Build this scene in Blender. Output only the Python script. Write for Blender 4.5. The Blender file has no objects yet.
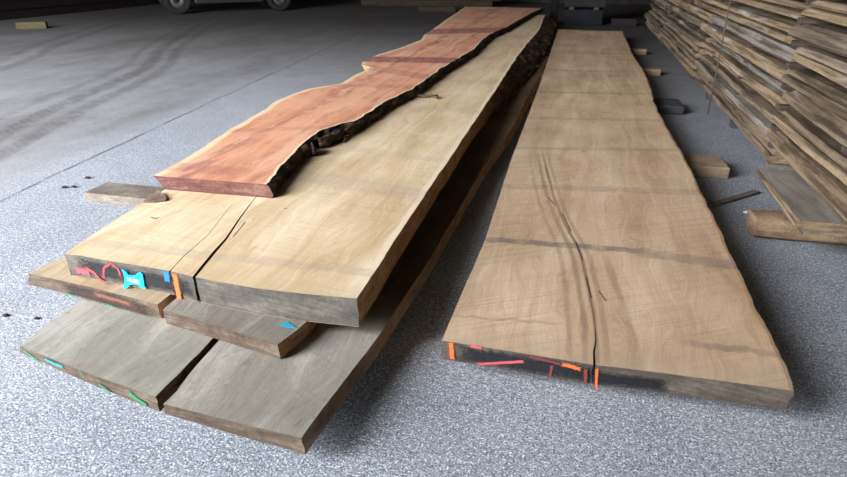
import bpy, bmesh, math, random
import numpy as np
from mathutils import Vector, noise as mnoise
random.seed(7)
S = bpy.context.scene
C = S.collection

# ------------------------------------------------------------------ camera
W, HH = 847, 477
FPX, VX, HY, CAMZ = 600.0, 590.0, -40.0, 1.25
PITCH = math.atan((HH / 2 - HY) / FPX)
YAW = math.atan((VX - W / 2) / (FPX / math.cos(PITCH)))
cam = bpy.data.cameras.new('camera')
cam.sensor_width = 36.0
cam.lens = FPX / W * 36.0
cam.clip_start = 0.02
cam.dof.use_dof = True
cam.dof.focus_distance = 2.1
cam.dof.aperture_fstop = 5.6
camo = bpy.data.objects.new('camera', cam)
C.objects.link(camo)
camo.location = (0, 0, CAMZ)
camo.rotation_euler = (math.pi / 2 - PITCH, 0, YAW)
S.camera = camo

# ------------------------------------------------------------------ world, light, exposure
wd = bpy.data.worlds.new('overcast_sky')
S.world = wd
wd.use_nodes = True
wn = wd.node_tree
bgn = wn.nodes['Background']
bgn.inputs[0].default_value = (0.95, 0.965, 1.0, 1)
# overcast sky: the zenith is brighter than the horizon
tcn = wn.nodes.new('ShaderNodeTexCoord'); spn = wn.nodes.new('ShaderNodeSeparateXYZ'); mrn = wn.nodes.new('ShaderNodeMapRange')
wn.links.new(tcn.outputs['Generated'], spn.inputs[0]); wn.links.new(spn.outputs[2], mrn.inputs['Value'])
mrn.inputs['From Min'].default_value = 0; mrn.inputs['From Max'].default_value = 1
mrn.inputs['To Min'].default_value = 2.0; mrn.inputs['To Max'].default_value = 6.0
wn.links.new(mrn.outputs['Result'], bgn.inputs[1])
S.view_settings.view_transform = 'Standard'
S.view_settings.look = 'None'
S.view_settings.gamma = 1
S.view_settings.use_curve_mapping = False
S.view_settings.exposure = 3.45
DOOR = (-13.4, -4.2, 6.6)           # unseen doorway added for daylight from the front left: x from, x to, height
YF = -3.5                        # inner face of the front wall
pl = bpy.data.lights.new('doorway_portal', 'AREA')
pl.shape = 'RECTANGLE'
pl.size = DOOR[1] - DOOR[0]
pl.size_y = DOOR[2]
pl.cycles.is_portal = True
po = bpy.data.objects.new('doorway_portal', pl)
C.objects.link(po)
po.location = ((DOOR[0] + DOOR[1]) / 2, YF - 0.1, DOOR[2] / 2)
po.rotation_euler = (math.pi / 2, 0, 0)

# ------------------------------------------------------------------ helpers
def _ray(px, py):
    F = Vector((-math.sin(YAW) * math.cos(PITCH), math.cos(YAW) * math.cos(PITCH), -math.sin(PITCH)))
    R = Vector((math.cos(YAW), math.sin(YAW), 0))
    U = R.cross(F)
    return F * FPX + R * (px - W / 2) - U * (py - HH / 2)

def at(px, py, z=0.0):
    d = _ray(px, py)
    t = (z - CAMZ) / d.z
    return (d.x * t, d.y * t)

def atx(px, py, X):
    d = _ray(px, py)
    t = X / d.x
    return (d.y * t, CAMZ + d.z * t)

def tag(o, label=None, cat=None, group=None, kind=None):
    if label: o['label'] = label
    if cat: o['category'] = cat
    if group: o['group'] = group
    if kind: o['kind'] = kind
    return o

def empty(name, loc, rz=0.0):
    o = bpy.data.objects.new(name, None)
    C.objects.link(o)
    o.location = loc
    o.rotation_euler = (0, 0, rz)
    return o

def mesh_obj(name, verts, faces, mats, midx=None, parent=None, loc=(0, 0, 0), smooth=False):
    me = bpy.data.meshes.new(name)
    me.from_pydata([tuple(v) for v in verts], [], faces)
    for m in mats: me.materials.append(m)
    if midx: me.polygons.foreach_set('material_index', midx)
    if smooth: me.polygons.foreach_set('use_smooth', [True] * len(me.polygons))
    me.update()
    o = bpy.data.objects.new(name, me)
    C.objects.link(o)
    o.location = loc
    if parent: o.parent = parent
    return o

def bm_obj(name, bm, mat, parent=None, loc=(0, 0, 0), smooth=False):
    bmesh.ops.recalc_face_normals(bm, faces=bm.faces)
    me = bpy.data.meshes.new(name)
    bm.to_mesh(me); bm.free()
    for m in (mat if isinstance(mat, (list, tuple)) else [mat]): me.materials.append(m)
    if smooth: me.polygons.foreach_set('use_smooth', [True] * len(me.polygons))
    o = bpy.data.objects.new(name, me)
    C.objects.link(o)
    o.location = loc
    if parent: o.parent = parent
    return o

def box_bm(x0, x1, y0, y1, z0, z1, bevel=0.0, bm=None, segs=2):
    nb = bmesh.new()
    bmesh.ops.create_cube(nb, size=1)
    for v in nb.verts:
        v.co = Vector((x0 + (v.co.x + .5) * (x1 - x0), y0 + (v.co.y + .5) * (y1 - y0), z0 + (v.co.z + .5) * (z1 - z0)))
    if bevel:
        bmesh.ops.bevel(nb, geom=list(nb.edges), offset=bevel, segments=segs, affect='EDGES', profile=.6)
    if bm is None: return nb
    me = bpy.data.meshes.new('t'); nb.to_mesh(me); nb.free(); bm.from_mesh(me); bpy.data.meshes.remove(me)
    return bm

ORD = ['first', 'second', 'third', 'fourth', 'fifth', 'sixth', 'seventh', 'eighth', 'ninth', 'tenth', 'eleventh', 'twelfth', 'thirteenth', 'fourteenth']

# ------------------------------------------------------------------ node material builder
def srgb(r, g, b):
    f = lambda c: (c / 255 / 12.92) if c / 255 <= .04045 else ((c / 255 + .055) / 1.055) ** 2.4
    return (f(r), f(g), f(b), 1)

class Mat:
    def __init__(s, name, rough=.75, spec=.3):
        s.m = bpy.data.materials.new(name); s.m.use_nodes = True
        s.nt = s.m.node_tree; s.b = s.nt.nodes['Principled BSDF']
        s.b.inputs['Roughness'].default_value = rough
        s.b.inputs['Specular IOR Level'].default_value = spec
        s._co = None
    def node(s, t): return s.nt.nodes.new(t)
    def put(s, sock, v):
        if isinstance(v, bpy.types.NodeSocket): s.nt.links.new(v, sock)
        elif v is not None: sock.default_value = v
    def co(s):
        if not s._co:
            t = s.node('ShaderNodeTexCoord'); p = s.node('ShaderNodeSeparateXYZ')
            s.nt.links.new(t.outputs['Object'], p.inputs[0])
            s._co = (t.outputs['Object'], p.outputs[0], p.outputs[1], p.outputs[2])
        return s._co
    def ma(s, op, a, b=None, c=None, clamp=False):
        n = s.node('ShaderNodeMath'); n.operation = op; n.use_clamp = clamp
        for i, v in enumerate((a, b, c)):
            if v is not None: s.put(n.inputs[i], v)
        return n.outputs[0]
    def vec(s, x, y, z):
        n = s.node('ShaderNodeCombineXYZ')
        for i, v in enumerate((x, y, z)): s.put(n.inputs[i], v)
        return n.outputs[0]
    def scaled(s, sx, sy, sz):
        n = s.node('ShaderNodeVectorMath'); n.operation = 'MULTIPLY'
        s.put(n.inputs[0], s.co()[0]); n.inputs[1].default_value = (sx, sy, sz)
        return n.outputs[0]
    def noise(s, v, scale=1, detail=3, rough=.55, dist=0):
        n = s.node('ShaderNodeTexNoise'); s.put(n.inputs['Vector'], v)
        n.inputs['Scale'].default_value = scale; n.inputs['Detail'].default_value = detail
        n.inputs['Roughness'].default_value = rough; n.inputs['Distortion'].default_value = dist
        return n.outputs['Fac']
    def mr(s, v, a, b, c=0, d=1, smooth=True):
        n = s.node('ShaderNodeMapRange'); n.interpolation_type = 'SMOOTHSTEP' if smooth else 'LINEAR'
        s.put(n.inputs['Value'], v)
        for k, x in zip(('From Min', 'From Max', 'To Min', 'To Max'), (a, b, c, d)): n.inputs[k].default_value = x
        return n.outputs['Result']
    def mix(s, f, a, b, mode='MIX'):
        n = s.node('ShaderNodeMix'); n.data_type = 'RGBA'; n.blend_type = mode
        s.put(n.inputs[0], f); s.put(n.inputs[6], a); s.put(n.inputs[7], b)
        return n.outputs[2]
    def ramp(s, f, stops):
        n = s.node('ShaderNodeValToRGB'); e = n.color_ramp.elements
        while len(e) < len(stops): e.new(.5)
        for i, (p, c) in enumerate(stops): e[i].position = p; e[i].color = c
        s.put(n.inputs[0], f)
        return n.outputs[0]
    def attr(s, name):
        n = s.node('ShaderNodeAttribute'); n.attribute_name = name
        return n.outputs['Fac']
    def rnd(s):
        return s.node('ShaderNodeObjectInfo').outputs['Random']
    def bump(s, h, strength=.3, dist=.01):
        n = s.node('ShaderNodeBump'); n.inputs['Strength'].default_value = strength; n.inputs['Distance'].default_value = dist
        s.put(n.inputs['Height'], h); s.nt.links.new(n.outputs[0], s.b.inputs['Normal'])
    def out(s, col):
        s.put(s.b.inputs['Base Color'], col); return s.m

def band_mask(M, y0, slope, w, soft, wob, wobble, x0=None, x1=None):
    """a stripe across the length: y = y0 + slope*x, half width w"""
    _, x, y, z = M.co()
    d = M.ma('SUBTRACT', y, M.ma('MULTIPLY_ADD', x, slope, y0))
    d = M.ma('ADD', d, M.ma('MULTIPLY', M.ma('SUBTRACT', wob, .5), wobble))
    m = M.mr(M.ma('ABSOLUTE', d), w, w + soft, 1, 0)
    if x0 is not None: m = M.ma('MULTIPLY', m, M.mr(x, x0 - .06, x0 + .06))
    if x1 is not None: m = M.ma('MULTIPLY', m, M.mr(x, x1 - .06, x1 + .06, 1, 0))
    return m

def wood_top(name, off, dark, mid, light, bands=(), sap=None, front=None, back=None, fibre=0, saw=(.25, 150, .10), grain=1.0, streaks=(), curves=(), slits=(), rough=.7, blotch=.5, figure=22):
    M = Mat(name, rough)
    _, x, y, z = M.co()
    ox, oy = off
    wob = M.noise(M.scaled(3.0, .7, 1), 1.6, 3)
    wob2 = M.noise(M.scaled(9, 3, 1), 2.0, 3)
    xw = M.ma('MULTIPLY_ADD', M.ma('SUBTRACT', wob, .5), .32, x)
    g1 = M.noise(M.vec(M.ma('MULTIPLY', xw, figure), M.ma('MULTIPLY', y, .55), M.ma('MULTIPLY', z, 4)), 1, 4, .6)
    g2 = M.noise(M.vec(M.ma('MULTIPLY', xw, 170), M.ma('MULTIPLY', y, 5), z), 1, 3, .6)
    bl = M.noise(M.scaled(2.2, 1.3, 1), 1.3, 4)
    pores = M.noise(M.vec(M.ma('MULTIPLY', x, 420), M.ma('MULTIPLY', y, 40), z), 1, 2)
    t = M.ma('ADD', M.ma('MULTIPLY', g1, .5 * grain), M.ma('MULTIPLY', g2, .34 * grain))
    t = M.ma('ADD', t, M.ma('MULTIPLY', bl, blotch))
    t = M.ma('ADD', t, M.ma('MULTIPLY', pores, .22))
    tot = .84 * grain + blotch + .22
    t = M.mr(t, tot * .385, tot * .615, 0, 1, False)
    col = M.ramp(t, [(0, dark), (.5, mid), (1, light)])
    # saw kerf marks
    k, fr, st = saw
    if st:
        yy = M.ma('MULTIPLY_ADD', x, k, y)
        s1 = M.noise(M.vec(M.ma('MULTIPLY', x, 1.5), M.ma('MULTIPLY', yy, fr), z), 1, 2, .6)
        s2 = M.noise(M.vec(M.ma('MULTIPLY', x, .6), M.ma('MULTIPLY', yy, fr * .28), z), 1, 3, .6)
        sw = M.ma('MAXIMUM', M.mr(s1, .50, .68, 0, 1), M.ma('MULTIPLY', M.mr(s2, .52, .70, 0, 1), .9))
        patchy = M.mr(M.noise(M.scaled(2.5, 2.5, 1), 1.2, 3), .35, .65, .25, 1)
        swm = M.ma('MULTIPLY', M.ma('MULTIPLY', sw, patchy), st * 2)
        col = M.mix(swm, col, tuple(v * .35 for v in dark[:3]) + (1,))
    for (c, pts_, w, stt) in curves:      # dark grain following a crack
        ys = [p[1] for p in pts_]; xs = [p[0] for p in pts_]
        ya, yb, xa, xb = min(ys), max(ys), min(xs) - .01, max(xs) + .01
        fc = M.node('ShaderNodeFloatCurve'); cv = fc.mapping.curves[0]
        T_ = sorted(((b_ - ya) / (yb - ya), (a_ - xa) / (xb - xa)) for a_, b_ in pts_)
        cv.points[0].location = T_[0]; cv.points[1].location = T_[-1]
        for p in T_[1:-1]: cv.points.new(*p)
        fc.mapping.update()
        M.put(fc.inputs['Value'], M.ma('DIVIDE', M.ma('SUBTRACT', y, ya - oy), yb - ya))
        cx = M.ma('MULTIPLY_ADD', fc.outputs[0], xb - xa, xa - ox)
        d = M.ma('ABSOLUTE', M.ma('ADD', M.ma('SUBTRACT', x, cx), M.ma('MULTIPLY', M.ma('SUBTRACT', wob2, .5), w * 1.2)))
        inr = M.ma('MULTIPLY', M.mr(y, ya - oy - .02, ya - oy + .02), M.mr(y, yb - oy - .5, yb - oy, 1, 0))
        col = M.mix(M.ma('MULTIPLY', M.ma('MULTIPLY', M.mr(d, w * .3, w, 1, 0), inr), M.ma('MULTIPLY', M.mr(wob, .3, .6, .5, 1), stt)), col, c)
    for (c, s0, w, stt) in streaks:       # lengthwise streak at x=s0+noise
        d = M.ma('ABSOLUTE', M.ma('SUBTRACT', xw, s0 - ox))
        m = M.ma('MULTIPLY', M.mr(d, 0, w, 1, 0), M.ma('MULTIPLY', M.mr(wob2, .35, .6), stt))
        col = M.mix(m, col, c)
    if sap:
        for side, w, c in sap:
            e = M.ma('ADD', M.attr(side), M.ma('MULTIPLY', M.ma('SUBTRACT', wob2, .5), w * .9))
            col = M.mix(M.mr(e, w * .75, w * 1.1, 1, 0), col, c)
    for b in bands:
        (y0, slope, w, soft, stt, c) = b[:6]
        x0, x1 = (b[6], b[7]) if len(b) > 6 else (None, None)
        m = band_mask(M, y0 - oy + slope * ox, slope, w, soft, wob2, .05, None if x0 is None else x0 - ox, None if x1 is None else x1 - ox)
        m = M.ma('MULTIPLY', m, M.ma('MULTIPLY', M.mr(M.noise(M.scaled(16, 10, 1), 1, 4), .25, .6, .35, 1), stt))
        col = M.mix(m, col, c)
    if front:
        y0, soft, stt, c = front
        d = M.ma('ADD', y, M.ma('MULTIPLY', M.ma('SUBTRACT', wob2, .5), .12))
        m = M.ma('MULTIPLY', M.mr(d, y0 - oy - soft, y0 - oy + soft, 1, 0), M.mr(bl, .3, .7, stt * .6, stt))
        col = M.mix(m, col, c)
    if fibre:
        fb = M.noise(M.scaled(16, 9, 1), 1.4, 5, .68, 2.2)
        col = M.mix(M.mr(fb, .58, .74, 0, fibre), col, (.58, .57, .53, 1))
        col = M.mix(M.mr(fb, .28, .42, fibre, 0), col, tuple(v * .55 for v in dark[:3]) + (1,))
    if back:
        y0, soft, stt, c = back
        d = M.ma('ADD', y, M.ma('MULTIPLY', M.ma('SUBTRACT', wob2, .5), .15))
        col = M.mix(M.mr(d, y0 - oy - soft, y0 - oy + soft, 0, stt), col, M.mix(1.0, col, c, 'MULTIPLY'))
    for (ax, ay, bx, by, w) in slits:     # short dark drying checks
        L = math.hypot(bx - ax, by - ay); ux, uy = (bx - ax) / L, (by - ay) / L
        mx, my = (ax + bx) / 2 - ox, (ay + by) / 2 - oy
        dx = M.ma('SUBTRACT', x, mx); dy = M.ma('SUBTRACT', y, my)
        u = M.ma('ABSOLUTE', M.ma('ADD', M.ma('MULTIPLY', dx, ux), M.ma('MULTIPLY', dy, uy)))
        v = M.ma('ABSOLUTE', M.ma('ADD', M.ma('ADD', M.ma('MULTIPLY', dx, -uy), M.ma('MULTIPLY', dy, ux)), M.ma('MULTIPLY', M.ma('SUBTRACT', wob2, .5), w * 2)))
        m = M.ma('MULTIPLY', M.mr(u, L * .35, L * .5, 1, 0), M.mr(v, w * .5, w, 1, 0))
        col = M.mix(M.ma('MULTIPLY', m, .85), col, (.02, .013, .01, 1))
    h = M.ma('ADD', M.ma('MULTIPLY', g2, .6), M.ma('MULTIPLY', pores, .5))
    M.bump(h, .25, .002)
    return M.out(col)

def wood_end(name, dark, mid, light, rough=.8, rings=60):
    M = Mat(name, rough)
    _, x, y, z = M.co()
    wob = M.noise(M.scaled(3, 3, 3), 1.5, 3)
    zz = M.ma('ADD', M.ma('MULTIPLY', z, rings), M.ma('MULTIPLY', M.ma('MULTIPLY', x, x), rings * .25))
    r = M.noise(M.vec(M.ma('MULTIPLY', x, 4), M.ma('MULTIPLY', y, 4), zz), 1.6, 4, .6, .4)
    n = M.noise(M.scaled(60, 60, 60), 1, 4)
    b = M.noise(M.scaled(7, 7, 12), 1, 4)
    t = M.ma('ADD', M.ma('MULTIPLY', r, .4), M.ma('ADD', M.ma('MULTIPLY', n, .25), M.ma('MULTIPLY', b, .45)))
    col = M.ramp(M.mr(t, .38, .72, 0, 1, False), [(0, dark), (.5, mid), (1, light)])
    M.bump(M.ma('ADD', r, n), .5, .004)
    return M.out(col)

def edge_mat(name, off_y, y0, y1):
    """sawn edge near the front, live bark edge towards the far end"""
    M = Mat(name, .85, .2)
    _, x, y, z = M.co()
    n = M.noise(M.scaled(4, 8, 30), 1, 4, .6)
    f = M.noise(M.scaled(60, 60, 60), 1, 4)
    t = M.ma('ADD', M.ma('MULTIPLY', n, .6), M.ma('MULTIPLY', f, .4))
    sawn = M.ramp(M.mr(t, .35, .68, 0, 1, False), [(0, (.20, .11, .045, 1)), (.5, (.40, .245, .11, 1)), (1, (.56, .38, .20, 1))])
    a = M.noise(M.scaled(14, 5, 26), 1, 5, .65, .5)
    bk = M.ramp(M.mr(a, .35, .7, 0, 1, False), [(0, (.015, .009, .006, 1)), (.55, (.085, .05, .03, 1)), (1, (.26, .17, .11, 1))])
    k = M.mr(M.ma('ADD', y, M.ma('MULTIPLY', M.ma('SUBTRACT', n, .5), 1.5)), y0 - off_y, y1 - off_y)
    M.bump(a, .8, .012)
    return M.out(M.mix(k, sawn, bk))

def bark_mat(name, dark, mid, light, sc=1.0):
    M = Mat(name, .9, .2)
    a = M.noise(M.scaled(18 * sc, 7 * sc, 30 * sc), 1, 5, .65, .5)
    b = M.noise(M.scaled(90 * sc, 40 * sc, 90 * sc), 1, 3)
    t = M.ma('ADD', M.ma('MULTIPLY', a, .7), M.ma('MULTIPLY', b, .3))
    col = M.ramp(M.mr(t, .35, .7, 0, 1, False), [(0, dark), (.55, mid), (1, light)])
    M.bump(t, .8, .012)
    return M.out(col)

def plain(name, c, rough=.6, metal=0.0, var=.12, sc=20):
    M = Mat(name, rough)
    M.b.inputs['Metallic'].default_value = metal
    n = M.noise(M.scaled(sc, sc, sc), 1, 4)
    col = M.mix(M.mr(n, .3, .7), tuple(v * (1 - var) for v in c[:3]) + (1,), tuple(min(1, v * (1 + var)) for v in c[:3]) + (1,))
    return M.out(col)

# ------------------------------------------------------------------ setting: floor, walls, roof
def floor_mat():
    M = Mat('concrete_floor', .85, .25)
    _, x, y, z = M.co()
    n1 = M.noise(M.scaled(1, 1, 1), .55, 5, .6)
    n2 = M.noise(M.scaled(1, 1, 1), 5, 5, .6)
    sp = M.noise(M.scaled(1, 1, 1), 170, 2, .6)
    sp2 = M.noise(M.scaled(1, 1, 1), 60, 3, .7)
    base = M.ramp(M.ma('ADD', M.ma('MULTIPLY', n1, .55), M.ma('MULTIPLY', n2, .45)),
                  [(.3, (.215, .235, .275, 1)), (.5, (.305, .333, .38, 1)), (.72, (.42, .445, .485, 1))])
    s = M.ma('ADD', M.ma('MULTIPLY', sp, .65), M.ma('MULTIPLY', sp2, .35))
    col = M.mix(M.mr(s, .38, .5, .9, 0), base, (.09, .095, .11, 1))
    col = M.mix(M.mr(s, .52, .62, 0, .9), col, (.82, .84, .88, 1))
    # worn, trafficked slab beyond the joint is browner and smoother
    wobble = M.ma('MULTIPLY', M.ma('SUBTRACT', M.noise(M.scaled(1, 1, 1), 1.4, 3), .5), .10)
    jx = M.ma('ADD', M.ma('MULTIPLY_ADD', y, -.1075, -3.14 + .1075 * 2.53), wobble)
    dj = M.ma('SUBTRACT', x, jx)
    worn = M.mr(dj, -.5, .1, 1, 0)
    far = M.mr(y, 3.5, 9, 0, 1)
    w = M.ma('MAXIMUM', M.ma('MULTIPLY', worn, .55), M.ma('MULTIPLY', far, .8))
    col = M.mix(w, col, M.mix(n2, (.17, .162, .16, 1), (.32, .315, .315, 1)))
    grime_dim = M.noise(M.scaled(.9, .35, 1), 1.3, 5, .65)
    col = M.mix(M.ma('MULTIPLY', M.mr(grime_dim, .33, .72), M.ma('MAXIMUM', M.ma('MULTIPLY', worn, .6), M.ma('MULTIPLY', M.mr(y, 8, 14), .8))), col, (.10, .085, .08, 1))  # grime on the worn floor; towards the back also painted dimming
    col = M.mix(M.ma('MULTIPLY', M.mr(y, 5.5, 14), .88), col, (.05, .042, .038, 1))  # daylight fading towards the back, painted into the floor colour
    joint = M.ma('MULTIPLY', M.mr(M.ma('ABSOLUTE', dj), .004, .020, 1, 0), M.mr(n2, .38, .58, .15, .8))
    col = M.mix(joint, col, (.045, .04, .04, 1))
    # tyre marks curving to the vehicle
    fc = M.node('ShaderNodeFloatCurve')
    pts = [(2.0, -3.75), (3.4, -4.25), (3.8, -4.4), (4.9, -4.8), (5.7, -5.02), (6.8, -5.4), (8.2, -6.2), (10.1, -7.1), (14, -8.8)]
    cv = fc.mapping.curves[0]
    T = [((a - 2) / 12, (b + 10) / 8) for a, b in pts]
    cv.points[0].location = T[0]; cv.points[1].location = T[-1]
    for p in T[1:-1]: cv.points.new(*p)
    fc.mapping.update()
    M.put(fc.inputs['Value'], M.ma('DIVIDE', M.ma('SUBTRACT', y, 2), 12))
    cx = M.ma('MULTIPLY_ADD', fc.outputs[0], 8, -10)
    n3 = M.noise(M.scaled(8, 8, 1), 1, 4)
    tread = M.ma('MULTIPLY_ADD', M.ma('SINE', M.ma('MULTIPLY', M.ma('ADD', y, M.ma('MULTIPLY', x, .6)), 95)), .14, .8)
    for o_, w_, s_ in ((0, .11, .62), (-.32, .07, .35), (.30, .10, .5), (-1.9, .12, .5), (-2.3, .10, .4)):
        d = M.ma('ABSOLUTE', M.ma('SUBTRACT', x, M.ma('ADD', cx, M.ma('ADD', wobble, o_))))
        m = M.ma('MULTIPLY', M.mr(d, w_ * .4, w_ * 1.3, s_, 0), M.ma('MULTIPLY', M.mr(n3, .3, .6, .3, 1), tread))
        col = M.mix(m, col, (.055, .05, .05, 1))
    # rusty stain
    M.bump(M.ma('ADD', s, M.ma('MULTIPLY', n2, .3)), .5, .006)
    return M.out(col)

XL, XR, YB, HT = -13.6, 4.2, 21.0, 6.8
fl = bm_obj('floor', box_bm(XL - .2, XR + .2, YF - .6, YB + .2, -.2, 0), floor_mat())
tag(fl, 'grey speckled concrete floor with tyre marks', 'floor', kind='structure')
yard = bm_obj('ground', box_bm(XL - 12, XR + 12, -30, YF - .6, -.22, -.02), plain('yard_asphalt', (.06, .06, .06, 1), .9))  # unseen ground, added dark so little light bounces onto the slab ends
tag(yard, 'unseen yard outside the doorway, made dark to limit bounced light', 'ground', kind='structure')
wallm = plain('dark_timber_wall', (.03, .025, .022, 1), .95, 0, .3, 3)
def struct(name, bm, m, label, cat):
    return tag(bm_obj(name, bm, m), label, cat, kind='structure')
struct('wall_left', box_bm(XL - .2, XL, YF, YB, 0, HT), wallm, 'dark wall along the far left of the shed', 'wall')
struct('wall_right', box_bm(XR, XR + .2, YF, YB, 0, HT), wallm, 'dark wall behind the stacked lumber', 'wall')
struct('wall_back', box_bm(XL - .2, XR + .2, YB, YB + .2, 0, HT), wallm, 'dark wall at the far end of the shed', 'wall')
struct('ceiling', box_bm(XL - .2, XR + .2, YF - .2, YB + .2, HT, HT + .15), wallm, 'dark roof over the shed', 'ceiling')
wf = box_bm(XL - .2, DOOR[0], YF - .2, YF, 0, HT)
box_bm(DOOR[1], XR + .2, YF - .2, YF, 0, HT, bm=wf)
box_bm(DOOR[0], DOOR[1], YF - .2, YF, DOOR[2], HT, bm=wf)
struct('wall_front', wf, wallm, 'unseen front wall, doorway added to let daylight in from the left', 'wall')

# ------------------------------------------------------------------ slabs
def slab(name, label, cat, group, L, R, F, yend, zt, zbl, zbr, dl, dr, mats, cracks=(), bark=(0, 0), rough=(.002, .002), n=150, pw=1.5, seed=0, bulge=(0, 0), live=None):
    """L,R: top outline of the long edges (front to back); F: front edge from left to right; mats: top, left, right, end, crack"""
    Lx = lambda y: float(np.interp(y, [p[1] for p in L], [p[0] for p in L]))
    Rx = lambda y: float(np.interp(y, [p[1] for p in R], [p[0] for p in R]))
    fx = [p[0] for p in F]; fy = [p[1] for p in F]
    yfs = lambda s: float(np.interp(fx[0] + s * (fx[-1] - fx[0]), fx, fy))
    ye = lambda s: yend + .04 * math.sin(5 * s + seed)
    ox, oy, oz = (fx[0] + fx[-1]) / 2, min(fy), min(zbl, zbr)
    def nz(y, k, amp, fr=9.0):
        return amp * (mnoise.noise((y * fr, k * 7.3 + seed, .3)) + .5 * mnoise.noise((y * fr * 3.1, k * 3.1 + seed, 1.7)))
    def far(y):
        if not live: return 0.0
        k = min(1, max(0, (y - live[0]) / (live[1] - live[0])))
        return k * k * (3 - 2 * k)
    def pos(s, t):
        y = yfs(s) + (ye(s) - yfs(s)) * t
        xl = Lx(y) + nz(y, 1, rough[0] + bark[0] * .5); xr = Rx(y) + nz(y, 2, rough[1] + bark[1] * .5 + (far(y) * live[2] * .4 if live else 0))
        return xl + (xr - xl) * s, y, xl, xr
    verts = []; meta = []          # meta: (row, s, el, er)
    def add(x, y, row, s, xl, xr):
        verts.append((x - ox, y - oy, zt - oz)); meta.append((row, s, x - xl, xr - x, (row / n) ** pw))
        return len(verts) - 1
    cs = [(c[0][0] - fx[0]) / (fx[-1] - fx[0]) for c in cracks]
    rows = []
    for i in range(n + 1):
        t = (i / n) ** pw
        anchors = [(0.0, 0.0)]
        for c, s0 in zip(cracks, cs):
            s = s0
            for _ in range(4):
                _, y, xl, xr = pos(s, t)
                yy = min(y, c[-1][1])
                xc = float(np.interp(yy, [p[1] for p in c], [p[0] for p in c]))
                if y <= c[-1][1]: s = (xc - xl) / (xr - xl)
                else: s = (xc - Lx(yy)) / (Rx(yy) - Lx(yy))
            w = float(np.interp(y, [p[1] for p in c], [p[2] for p in c])) if y < c[-1][1] else 0.0
            anchors.append((s, w))
        anchors.append((1.0, 0.0))
        av = []
        for s, w in anchors:
            x, y, xl, xr = pos(s, t)
            if w > 1e-5: av.append((add(x - w, y, i, s, xl, xr), add(x + w, y, i, s, xl, xr)))
            else:
                a = add(x, y, i, s, xl, xr); av.append((a, a))
        ivs = []
        for m in range(len(anchors) - 1):
            sa, sb = anchors[m][0], anchors[m + 1][0]
            fr = [.12, .3, .5, .7, .88] if len(anchors) == 2 else [.15, .4, .7]
            ids = [av[m][1]]
            for f in fr:
                s = sa + (sb - sa) * f
                x, y, xl, xr = pos(s, t)
                ids.append(add(x, y, i, s, xl, xr))
            ids.append(av[m + 1][0]); ivs.append(ids)
        rows.append(ivs)
    faces = []; mi = []
    for i in range(n):
        for a, b in zip(rows[i], rows[i + 1]):
            for k in range(len(a) - 1):
                q = [a[k], a[k + 1], b[k + 1], b[k]]
                q = [v for j, v in enumerate(q) if v != q[j - 1]]
                faces.append(q); mi.append(0)
    N = len(verts)
    for k in range(N):
        row, s, el, er, t = meta[k]
        x, y, z = verts[k]
        o = -(dl[0] + (dl[1] - dl[0]) * t) * (1 - s) + ((dr[0] + (dr[1] - dr[0]) * t) + (far(y + oy) * live[3] if live else 0)) * s
        verts.append((x + o, y + (.004 if row == 0 else 0), zbl + (zbr - zbl) * s - oz))
    edges = {}
    for f in faces:
        for j in range(len(f)):
            e = (f[j], f[(j + 1) % len(f)])
            edges.setdefault(frozenset(e), []).append(e)
    for f in list(faces):
        faces.append([v + N for v in f][::-1]); mi.append(0)
    K = 4
    ring = {}
    def get_ring(v):
        if v in ring: return ring[v]
        row, s, el, er, t = meta[v]
        a, b = Vector(verts[v]), Vector(verts[v + N])
        ids = [v]
        for k in range(1, K):
            p = a.lerp(b, k / K)
            sd = 0 if s == 0 else 1 if s == 1 else None
            if sd is not None:
                amp = bark[sd] + (far(p.y + oy) * live[2] if live and sd else 0); sg = -1 if sd == 0 else 1
                p.x += sg * bulge[sd] * math.sin(math.pi * k / K)
                if amp:
                    p.x += sg * amp * (1.2 * mnoise.noise((p.y * 11 + seed, k * 1.9, 4.4)) + .8 * mnoise.noise((p.y * 37 + seed, k * 2.7, 8.4)))
            elif row == 0:
                p.y += .0025 * mnoise.noise((p.x * 40, k * 1.3, seed + .5))
            verts.append(tuple(p)); ids.append(len(verts) - 1)
        ids.append(v + N); ring[v] = ids
        return ids
    for es in edges.values():
        if len(es) != 1: continue
        a, b = es[0]
        ra, rb = get_ring(a), get_ring(b)
        ma_, mb_ = meta[a], meta[b]
        if ma_[0] == mb_[0] and ma_[0] in (0, n): m = 3
        elif ma_[1] == 0 and mb_[1] == 0: m = 1
        elif ma_[1] == 1 and mb_[1] == 1: m = 2
        else: m = 4
        for k in range(K):
            faces.append([rb[k], ra[k], ra[k + 1], rb[k + 1]]); mi.append(m)
    o = mesh_obj(name, verts, faces, mats, mi, loc=(ox, oy, oz))
    me = o.data
    el = [m[2] for m in meta] * 2 + [.0] * (len(verts) - 2 * N)
    er = [m[3] for m in meta] * 2 + [.0] * (len(verts) - 2 * N)
    for nm, arr in (('el', el), ('er', er)):
        A = me.attributes.new(nm, 'FLOAT', 'POINT'); A.data.foreach_set('value', arr)
    tag(o, label, cat, group)
    o_front = (fx, fy)
    return o, o_front

def A(pts, z): return [at(px, py, z) for px, py in pts]

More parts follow.
